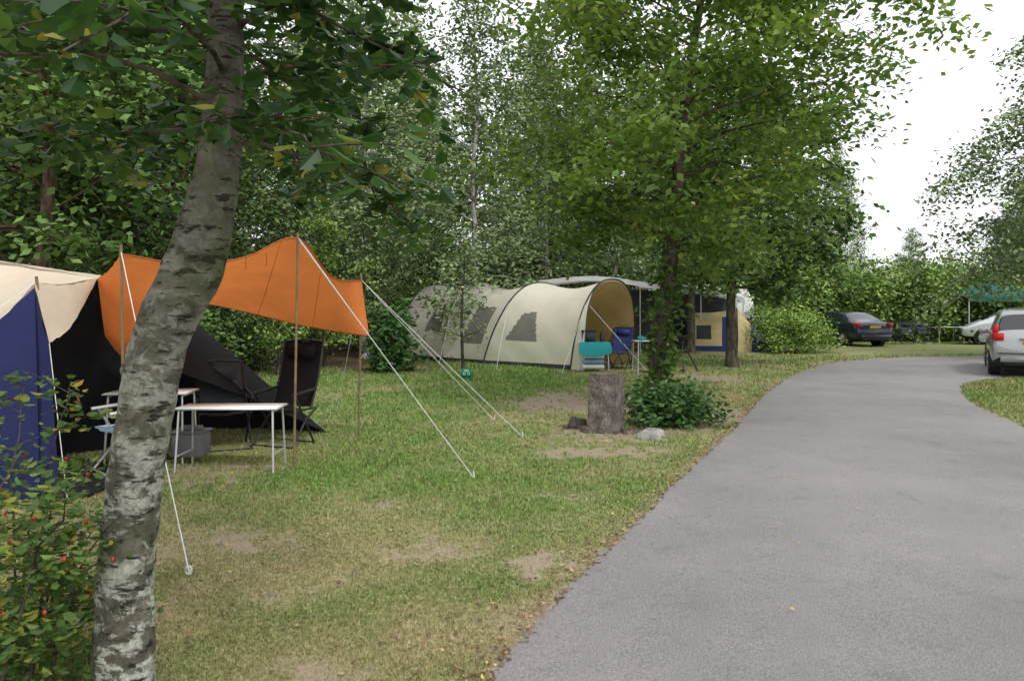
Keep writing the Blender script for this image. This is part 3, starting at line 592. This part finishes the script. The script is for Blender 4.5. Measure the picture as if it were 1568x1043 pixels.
# ---------------------------------------------------------------- tunnel tents
def tunnel(name,P0,ang,poles,mats,matf,nseg=14,na=36,sag=.1,pw=.85,polem=None,lining=None):
    d=np.array([math.cos(ang),math.sin(ang)]);nrmv=np.array([-math.sin(ang),math.cos(ang)])
    T=[];H=[];Wd=[];Ln=[]
    for i in range(len(poles)-1):
        a_,b_=poles[i],poles[i+1]
        for q in range(nseg):
            f=q/nseg;s=math.sin(pi*f)*sag*min(1,(b_[0]-a_[0]))
            T.append(a_[0]+(b_[0]-a_[0])*f);H.append(a_[1]+(b_[1]-a_[1])*f-s);Wd.append(a_[2]+(b_[2]-a_[2])*f-s*.6);Ln.append(a_[3]+(b_[3]-a_[3])*f)
    T.append(poles[-1][0]);H.append(poles[-1][1]);Wd.append(poles[-1][2]);Ln.append(poles[-1][3])
    T,H,Wd,Ln=map(np.array,(T,H,Wd,Ln));th=np.linspace(0,pi,na+1)
    yy=-np.sign(np.cos(th))*np.abs(np.cos(th))**.8;zz=np.sin(th)**pw
    t2=T[:,None]+Ln[:,None]*zz[None,:];Yl=Wd[:,None]*yy[None,:];Zl=H[:,None]*zz[None,:]
    XX=P0[0]+d[0]*t2+nrmv[0]*Yl;YY=P0[1]+d[1]*t2+nrmv[1]*Yl
    V=np.stack([XX,YY,Zl],-1);V+=(.010*np.sin(t2*5+Zl*7)+.006*np.sin(t2*11.3-Zl*4+2)*np.sin(Zl*3))[...,None]*np.array([.3,-1,.2])
    k=na+1;nt_=len(T);i=np.arange(nt_-1)[:,None]*k;j=np.arange(na)[None,:]
    F=np.stack([i+j,i+j+1,i+k+j+1,i+k+j],-1)
    tc=(T[:-1,None]+T[1:,None])/2+0*Zl[:-1,:-1];zc=(Zl[:-1,:-1]+Zl[1:,1:])/2;nearside=np.broadcast_to(th[:-1][None,:]<pi/2,tc.shape)
    M=matf(tc,zc,nearside)
    mb=MB();mb.add(V,F.reshape(-1,4),M.ravel())
    e=empty(name);link('flysheet',mb.mesh('flysheet',mats,True),e)
    if lining is not None:
        q0,mat=lining;mb=MB();ax=np.stack([P0[0]+d[0]*t2,P0[1]+d[1]*t2,0*t2],-1)[q0:]
        V2=ax+(V[q0:]-ax)*.985;n2=len(V2);i=np.arange(n2-1)[:,None]*k;mb.add(V2,np.stack([i+j,i+j+1,i+k+j+1,i+k+j],-1).reshape(-1,4),0)
        link('inner_lining',mb.mesh('inner_lining',[mat],True),e)
    mb=MB()
    for q in range(len(poles)):
        addtube(mb,V[q*nseg][::max(1,na//36)]+np.array([0,-.012,.012]),.012 if q<len(poles)-2 else .022,5,0)
    link('arch_poles',mb.mesh('arch_poles',[polem or F_dgrey],True),e)
    return e,V
def mf(t,z,near):
    M=np.zeros(t.shape,int);zz=z-.6
    M[near&(z>.85)&(z<1.55)&(t>.15+.3*zz)&(t<1.15-.1*zz)]=1
    M[near&(z>.55)&(z<1.6)&(t>1.9+.25*zz)&(t<2.75)]=1
    M[near&(z>.7)&(z<1.45)&(t>3.55+.35*zz)&(t<4.75-.55*zz)]=1
    M[(z<.06)]=2
    return M
TP0=(-2.03,25.1);NS=60
e,V=tunnel('tunnel_tent',TP0,-.75,[(-2.3,.3,.9,.4),(-.7,2.32,1.45,.15),(1.35,2.36,1.5,.12),(3.1,2.30,1.55,.85),(6.1,2.33,1.38,.35)],[F_tun,F_grey,F_dgrey],mf,nseg=NS,na=108,sag=.2,lining=(3*NS+12,F_tunin))
mb=MB();sec=V[3*NS+24];ax=sec.mean(0);k=len(sec);mb.add(sec*[1,1,.97],[list(range(k))],0)
off=np.array([math.cos(-.75),math.sin(-.75),0])*.05
A=sec[12]*[1,1,.05]+off;B=sec[66]*[1,1,.05]+off
mb.add(np.array([A,sec[18]*.8+ax*.2+off,sec[39]*.85+ax*.15+off,sec[60]*.85+ax*.15+off,B]),[[0,1,2,3,4]],1)
link('inner_cabin',mb.mesh('inner_cabin',[F_tunin,F_grey],False),e)
mb=MB();w0=[V[4*NS][q] for q in range(0,40,3)];dv=np.array([math.cos(-.75),math.sin(-.75),0])
w1=[p+dv*.55*(1-i/len(w0))**1.5*.9 for i,p in enumerate(w0)]
mb2=MB();k=len(w0);VV=np.array([[a_,b_] for a_,b_ in zip(w0,w1)]).reshape(-1,3);mb2.add(VV,np.array([[2*i,2*i+1,2*i+3,2*i+2] for i in range(k-1)]),0)
addtube(mb2,w1,.014,5,1);link('porch_wing',mb2.mesh('porch_wing',[F_tun,F_dgrey],True),e)
mb=MB()
for idx,pt in [(NS,(-4.6,23.3,0)),(2*NS,(-2.0,21.2,0)),(3*NS,(-.4,19.8,0)),(4*NS,(1.2,18.7,0)),(4*NS,(3.3,18.6,0))]:
    rope(mb,V[idx][27],pt,.006)
link('guy_ropes',mb.mesh('guy_ropes',[M_rope]),e)
def mf2(t,z,near):
    M=np.zeros(t.shape,int);M[(near)&(z>.2)&(z<1.25)&(t>.25)&(t<1.45)]=1;M[(near)&(z>.45)&(z<.95)&(t>.6)&(t<1.1)]=2
    M[(near)&(t>1.95)&(t<2.5)]=1;M[(z>1.25)&(t<2.4)]=1;return M
tunnel('dome_tent',(6.35,29.2),-.25,[(0,.1,.5,0),(.5,1.4,1.0,0),(2.0,1.55,1.15,0),(3.4,.1,.6,0)],[F_blue2,F_yel,F_dgrey],mf2,nseg=20,na=60,sag=.06)
# caravan and its awning behind
aw=empty('caravan_awning',(0,0,0))
mb=MB()
sheet(mb,[(.9,29.5,2.32),(3.0,29.5,2.55),(5.3,29.6,2.40)],[(.7,26.8,2.50),(2.9,26.6,2.66),(5.2,26.6,2.34)],0,6,6,.03)
sheet(mb,[(.7,26.8,2.50),(2.9,26.6,2.66),(5.2,26.6,2.34)],[(.7,26.78,2.35),(2.9,26.58,2.5),(5.2,26.58,2.16)],0,6,2)
sheet(mb,[(5.2,30.4,2.35),(6.8,30.4,2.45),(8.4,30.4,2.15)],[(5.2,28.6,2.20),(6.9,28.4,2.3),(8.5,28.4,1.95)],0,6,6,.05)
sheet(mb,[(5.2,28.6,2.20),(6.9,28.4,2.3),(8.5,28.4,1.95)],[(5.2,28.5,1.95),(6.9,28.3,2.08),(8.5,28.3,1.7)],1,6,2)
link('canopy',mb.mesh('canopy',[F_white,F_lgrey],True),aw)
mb=MB()
sheet(mb,[(1.9,29.5,2.3),(3.5,29.5,2.3),(5.2,29.6,2.3)],[(1.9,29.5,0),(3.5,29.5,0),(5.2,29.6,0)],1,6,4)
sheet(mb,[(1.8,26.9,2.3),(1.9,29.4,2.3)],[(1.8,26.9,0),(1.9,29.4,0)],0,4,4)
sheet(mb,[(4.3,28.2,2.2),(5.2,28.2,2.2)],[(4.3,28.2,.0),(5.2,28.2,.0)],0,4,4)
sheet(mb,[(5.3,30.2,2.2),(8.4,30.3,2.1)],[(5.3,30.2,.0),(8.4,30.3,.0)],0,4,4)
addbox(mb,(4.1,29.1,.55),(1.8,.5,1.1),0)
link('back_wall',mb.mesh('back_wall',[F_dgrey,F_mgrey],False),aw)
mb=MB()
for x_,y_,h_ in [(3.55,26.7,2.55),(4.4,26.7,2.4),(5.15,26.7,2.28),(5.25,28.5,2.15),(6.9,28.4,2.25),(8.45,28.4,1.9)]: addtube(mb,[(x_,y_,0),(x_,y_,h_)],.02,6)
link('awning_poles',mb.mesh('awning_poles',[M_alu]),aw)
cv=empty('caravan',(7.2,31.8,0),-.03);mb=MB()
prof=[(-2.3,.45),(-2.45,1.1),(-2.3,2.0),(-1.95,2.5),(-1.2,2.62),(1.2,2.62),(2.0,2.5),(2.35,1.9),(2.45,1.1),(2.3,.45)]
k=len(prof);va=np.array([[x_,-1.05,z_] for x_,z_ in prof]);vb=va+[0,2.1,0]
mb.add(np.vstack([va,vb]),[list(range(k)),list(range(2*k-1,k-1,-1))]+[[i,i+k,(i+1)%k+k,(i+1)%k] for i in range(k)],0)
o=link('body',mb.mesh('body',[M_whitep]),cv);o.modifiers.new('b','BEVEL').width=.05
mb=MB()
for x_,w_ in [(-1.3,1.0),(.1,.9)]: addbox(mb,(x_,-1.07,1.65),(w_,.04,.55),1);addbox(mb,(x_,-1.06,1.65),(w_+.08,.03,.63),0)
addbox(mb,(1.4,-1.06,1.3),(.65,.04,1.65),2);addbox(mb,(0,-1.065,1.12),(4.6,.02,.06),3)
for y_ in (-1.0,1.0): addtube(mb,[(.1,y_-.08,.31),(.1,y_+.08,.31)],.31,20,0)
addtube(mb,[(2.3,0,.45),(3.3,0,.45)],.04,8,0);addtube(mb,[(3.1,0,0),(3.1,0,.5)],.03,8,0)
link('windows_and_trim',mb.mesh('windows_and_trim',[M_black,surf('caravan_glass',(.04,.045,.05),(.06,.065,.07),4,.1),F_lgrey,F_blue2]),cv)
# gazebo at far right
gz=empty('green_gazebo',(22.3,36.4,0))
mb=MB()
mb.add([(-1.8,-1.5,2.1),(1.8,-1.5,2.1),(1.8,1.5,2.1),(-1.8,1.5,2.1),(-.4,0,2.75),(.4,0,2.75)],[[0,1,5,4],[1,2,5],[2,3,4,5],[3,0,4]],0)
sheet(mb,[(-1.8,-1.5,2.1),(0,-1.5,2.1),(1.8,-1.5,2.1)],[(-1.8,-1.52,1.85),(0,-1.52,1.85),(1.8,-1.52,1.85)],0,4,2)
sheet(mb,[(-1.8,1.5,2.1),(0,1.5,2.1),(1.8,1.5,2.1)],[(-1.8,1.5,.0),(0,1.5,.0),(1.8,1.5,.0)],1,4,2)
for x_ in (-1.75,1.75):
    for y_ in (-1.45,1.45): addtube(mb,[(x_,y_,0),(x_,y_,2.1)],.03,6,2)
link('gazebo_canopy',mb.mesh('gazebo_canopy',[F_green,F_dgrey,M_alu]),gz)
for x_,y_,r_,f_ in [(16.4,33.4,.4,F_dgrey),(17.2,33.8,-.3,F_dgrey),(18.1,34,.2,F_dgrey),(20.0,34.4,1.2,F_green)]:
    camp_chair('camping_chair',(x_,y_,0),r_,f_,.95)
folding_table('picnic_table',(19.0,34.0,0),.1,1.2,.7,.74,M_plank)
# things in front of the tunnel tent
folding_table('camping_table',(2.08,19.8,0),-.1,.8,.5,.70,M_whitep)
mb=MB()
A=[(1.71,20.12,.715),(2.08,20.1,.72),(2.45,20.05,.715)];B=[(1.71,19.52,.715),(2.08,19.5,.72),(2.47,19.48,.715)];C_=[(1.67,19.46,.42),(2.08,19.44,.35),(2.51,19.43,.46)]
sheet(mb,A,B,0,6,4);sheet(mb,B,C_,0,6,5,0,(0,-.02,0));link('turquoise_tablecloth',mb.mesh('turquoise_tablecloth',[F_turq],True))
mb=MB();addbox(mb,(1.95,19.85,.86),(.35,.25,.26),0);addbox(mb,(1.95,19.85,1.0),(.38,.28,.03),1);addtube(mb,[(2.3,19.85,.72),(2.3,19.85,.9),(2.3,19.85,.98)],[.06,.06,.025],10,1)
link('camp_stove',mb.mesh('camp_stove',[F_dgrey,M_black]))
mb=MB()
for q in range(3): addbox(mb,(2.05,19.7,.10+q*.13),(.55,.32,.10),0 if q!=1 else 1)
o=link('storage_boxes',mb.mesh('storage_boxes',[F_white,F_lblue]));o.modifiers.new('b','BEVEL').width=.02
camp_chair('camping_chair',(2.8,20.3,0),-.5,F_blue2,1.05);camp_chair('camping_chair',(2.75,21.4,0),-.9,F_red,1.0)
folding_table('camping_table',(3.35,18.8,0),.1,.8,.5,.80,M_whitep)
mb=MB();addbox(mb,(3.25,18.8,.85),(.4,.28,.10),0);addbox(mb,(3.5,18.85,.83),(.16,.16,.06),1);o=link('washing_up_bowl',mb.mesh('washing_up_bowl',[F_turq,F_red]));o.modifiers.new('b','BEVEL').width=.03
mb=MB()
for q in range(3):
    a_=q*2.094+.4;addtube(mb,[(4.2,19.2,.75),(4.2+.48*math.cos(a_),19.2+.48*math.sin(a_),0)],.018,6)
addtube(mb,[(4.2,19.2,.70),(4.2,19.2,.80)],[.06,.06],10);addtube(mb,[(4.2,19.2,.80),(4.2,19.2,.88),(4.2,19.2,.9)],[.12,.24,.25],14)
link('tripod_barbecue',mb.mesh('tripod_barbecue',[M_black]))

# ---------------------------------------------------------------- stone post, rocks, sign
import bmesh
from mathutils import noise as mn
def rocky(name,size,loc,rz,mat,amp,taper=1.0,sub=4,seed=0,bev=.06,smooth=True,fr=7):
    bm=bmesh.new();bmesh.ops.create_cube(bm,size=1);bmesh.ops.bevel(bm,geom=bm.edges[:],offset=bev,segments=2,affect='EDGES')
    bmesh.ops.subdivide_edges(bm,edges=bm.edges[:],cuts=sub,use_grid_fill=True)
    for v in bm.verts:
        k=1+(taper-1)*(v.co.z+.5)
        v.co.x*=size[0]*k;v.co.y*=size[1]*k;v.co.z*=size[2]
        q=v.co*fr+Vector((seed*3.1,seed,0));v.co+=Vector((mn.noise(q),mn.noise(q+Vector((9,2,4))),mn.noise(q+Vector((3,7,1)))))*amp
        v.co.z+=size[2]/2-.03
    me=bpy.data.meshes.new(name);bm.to_mesh(me);bm.free();me.materials.append(mat)
    for p in me.polygons:p.use_smooth=smooth
    return link(name,me,None,loc,(0,0,rz))
rocky('stone_post',(.38,.38,.77),(1.22,10.05,0),-.45,M_stone,.022,.93,8,bev=.02,smooth=False,fr=9)
for i,(x_,y_,s_,h_) in enumerate([(.88,10.35,.26,.16),(1.72,9.6,.42,.10),(.98,10.0,.2,.09),(1.5,9.9,.2,.09),(.72,10.3,.14,.08)]):
    rocky('rock',(s_,s_*.7,h_),(x_,y_,0),i*1.1,M_rock if i==1 else M_stone,.04,.8,3,i+1)
e=empty('pitch_number_sign',(-.97,16.5,0),.1);mb=MB()
addtube(mb,[(0,0,0),(0,0,.12)],.015,6,0);addbox(mb,(0,0,.2),(.22,.02,.2),0);addbox(mb,(0,-.012,.255),(.1,.004,.03),1)
for x_ in (-.045,.045):
    for q in (0,1): addbox(mb,(x_+(.018 if q else -.018),-.012,.19),(.012,.004,.06),1)
    for q in (.165,.215): addbox(mb,(x_,-.0125,q),(.04,.003,.01),1)
link('plate',mb.mesh('plate',[M_green,M_signw]),e)

# ---------------------------------------------------------------- cars
def paint(name,c,metal=.4):
    m,nt,bs,out=newmat(name);n=noise(nt,300,2,.5,coords(nt));r=ramp(nt,[(.4,tuple(q*.9 for q in c)),(.6,c)]);nt.links.new(n,r.inputs[0]);nt.links.new(r.outputs[0],bs.inputs['Base Color'])
    bs.inputs['Metallic'].default_value=metal;bs.inputs['Roughness'].default_value=.32;bs.inputs['Coat Weight'].default_value=.8;bs.inputs['Coat Roughness'].default_value=.05;return m
P_blue=paint('dark_blue_paint',(.012,.02,.045));P_silver=paint('silver_paint',(.36,.37,.38),.6);P_white=paint('pale_silver_paint',(.6,.62,.64),.3)
M_glass=surf('tinted_glass',(.015,.018,.02),(.02,.023,.025),3,.06,spec=.9)
M_tyre=surf('tyre_rubber',(.012,.012,.012),(.025,.025,.025),20,.85)
M_rim=surf('alloy_rim',(.35,.35,.36),(.45,.45,.46),10,.35,metal=.7)
M_tail=surf('tail_lamp',(.40,.008,.01),(.5,.015,.015),20,.15)
M_head=surf('head_lamp',(.55,.57,.6),(.7,.72,.75),20,.1)
M_plate=surf('yellow_plate',(.6,.42,.03),(.65,.47,.04),20,.4)
SED=[(-2.2,.42,.62,.64,.66,.64,''),(-2.15,.27,.82,.86,.80,.70,''),(-2.04,.22,.97,1.01,.84,.72,''),(-1.72,.2,.98,1.05,.86,.70,'w'),(-1.05,.2,.97,1.37,.87,.58,'p'),(-.95,.2,.97,1.39,.87,.58,'g'),(-.1,.2,.95,1.44,.87,.58,'p'),(-.02,.2,.95,1.44,.87,.58,'g'),(.55,.2,.93,1.40,.87,.58,'w'),(1.2,.2,.92,.98,.86,.70,''),(1.9,.22,.80,.84,.80,.66,''),(2.15,.27,.62,.66,.72,.6,''),(2.2,.4,.5,.52,.64,.58,'')]
EST=[(-2.12,.40,.62,.64,.70,.68,''),(-2.08,.27,.86,.90,.82,.76,''),(-2.0,.22,.96,1.02,.85,.74,'w'),(-1.72,.2,.98,1.50,.86,.62,'p'),(-1.62,.2,.98,1.53,.87,.62,'g'),(-.8,.2,.97,1.57,.87,.62,'p'),(-.7,.2,.97,1.57,.87,.62,'g'),(.1,.2,.95,1.56,.87,.62,'p'),(.2,.2,.95,1.55,.87,.62,'g'),(.7,.2,.95,1.48,.87,.60,'w'),(1.4,.2,.95,1.02,.86,.70,''),(1.9,.22,.80,.84,.80,.66,''),(2.1,.27,.62,.66,.72,.6,''),(2.15,.4,.5,.52,.64,.58,'')]
def car(name,loc,head,st,pm,lampz=.86,tall=False):
    e=empty(name,loc,head);mb=MB();n=len(st);R=[]
    for (x,zl,zb,zt,w,wr,fl) in st:
        mid=(zl+zb)/2+.05
        half=[(0,zl),(w*.82,zl),(w*.97,zl+.1),(w*1.02,mid),(w*1.0,zb-.08),(w*.955,zb),(wr+.02,zt-.05),(wr*.85,zt-.01),(0,zt+.02)]
        R.append([(x,-a,b) for a,b in half]+[(x,a,b) for a,b in half[-2:0:-1]])
    k=len(R[0]);V=np.array(R).reshape(-1,3);F=[];M=[]
    for i in range(n-1):
        fl=st[i][6]
        for j in range(k):
            j2=(j+1)%k;F.append([i*k+j,(i+1)*k+j,(i+1)*k+j2,i*k+j2]);jj=min(j,k-1-j)
            m=0
            if jj==5 and fl in('g',): m=1
            if jj in(6,7) and fl=='w': m=1
            if jj==0 or jj==1: m=2
            M.append(m)
    mb.add(V,np.array(F),np.array(M));mb.add(V[:k],[list(range(k))],0);mb.add(V[-k:],[list(range(k))[::-1]],0)
    me=mb.mesh('car_body',[pm,M_glass,M_black],True)
    bm=bmesh.new();bm.from_mesh(me);bmesh.ops.remove_doubles(bm,verts=bm.verts,dist=1e-4);bmesh.ops.recalc_face_normals(bm,faces=bm.faces);bm.to_mesh(me);bm.free()
    o=link('car_body',me,e);sb=o.modifiers.new('s','SUBSURF');sb.levels=2;sb.render_levels=2
    xr_=st[0][0];mb=MB()
    for sx in (-1,1):
        for wx in (-1.3,1.32):
            c=np.array([wx,sx*.80,.31])
            ax=lambda o_:(c+np.array([0,sx*o_,0]))
            addtube(mb,[ax(-.16),ax(.062)],.365,24,0)
            addtube(mb,[ax(-.1),ax(.06),ax(.085),ax(.09)],[.30,.31,.29,.21],24,1)
            addtube(mb,[ax(.05),ax(.091),ax(.094)],[.21,.205,.19],20,2)
            for q in range(6):
                a_=q*pi/3+.2;addtube(mb,[ax(.1),ax(.1)+np.array([math.cos(a_)*.18,0,math.sin(a_)*.18])],.02,5,2)
        addbox(mb,(.75,sx*.93,.98),(.1,.2,.13),3)
        addbox(mb,(xr_+.10,sx*.70,lampz),(.18,.20,.17),4);addbox(mb,(xr_+.16,sx*.77,lampz),(.18,.14,.15),4)
        if tall: addbox(mb,(xr_+.20,sx*.755,lampz+.16),(.12,.12,.2),4)
        addbox(mb,(-st[0][0]-.10,sx*.60,.68),(.2,.26,.12),6)
        for hx in (-.45,.45): addbox(mb,(hx,sx*.885,.82),(.16,.03,.025),3)
        addbox(mb,(0,sx*.885,.45),(2.0,.02,.05),0)
    addbox(mb,(xr_+.02,0,.80),(.04,.50,.11),5);addbox(mb,(xr_-.0,0,.42),(.14,1.35,.13),3);addbox(mb,(xr_+.01,0,.55),(.12,1.45,.02),0)
    addbox(mb,(xr_+.0,0,.88),(.05,.62,.03),3)
    addbox(mb,(2.16,0,.45),(.08,1.0,.14),0);addbox(mb,(xr_+.05,0,.32),(.2,1.2,.1),0)
    o=link('car_trim',mb.mesh('car_trim',[M_black,M_tyre,M_rim,pm,M_tail,M_plate,M_head]),e);o.modifiers.new('b','BEVEL').width=.012
    return e
car('parked_sedan',(14.2,33.4,0),math.radians(101),SED,P_blue,.88)
car('parked_estate_car',(12.7,19.1,.01),math.radians(60),EST,P_silver,.92,True)
car('parked_hatchback',(21.7,33.4,0),math.radians(90+65),EST,P_white)

# ---------------------------------------------------------------- light, sky, camera
w=bpy.data.worlds.new('World');scene.world=w;w.use_nodes=True;nt=w.node_tree;bg=nt.nodes['Background']
el,az=math.radians(52),math.radians(150)
sky=nt.nodes.new('ShaderNodeTexSky');sky.sky_type='NISHITA';sky.sun_disc=False;sky.sun_elevation=el;sky.sun_rotation=az;sky.dust_density=4;sky.air_density=1.2
hs=nt.nodes.new('ShaderNodeHueSaturation');hs.inputs['Saturation'].default_value=.22
nt.links.new(sky.outputs[0],hs.inputs['Color'])
mx=nt.nodes.new('ShaderNodeMix');mx.data_type='RGBA';mx.inputs[0].default_value=.7;nt.links.new(hs.outputs[0],mx.inputs[6]);mx.inputs[7].default_value=(11.1,11.4,11.7,1)
nt.links.new(mx.outputs[2],bg.inputs['Color']);bg.inputs['Strength'].default_value=.15
sl=bpy.data.lights.new('sun','SUN');sl.energy=1.5;sl.angle=math.radians(10);sl.color=(1,.97,.92)
so=bpy.data.objects.new('sun',sl);scene.collection.objects.link(so)
d=Vector((math.sin(az)*math.cos(el),math.cos(az)*math.cos(el),math.sin(el)));so.rotation_euler=(-d).to_track_quat('-Z','Y').to_euler()
cam=bpy.data.cameras.new('camera');co=bpy.data.objects.new('camera',cam);scene.collection.objects.link(co)
co.location=(0,0,1.6);co.rotation_euler=(pi/2,0,0);cam.sensor_width=36;cam.lens=36*1190/1568;cam.shift_y=-.0325;cam.clip_end=2000;cam.clip_start=.05
scene.camera=co
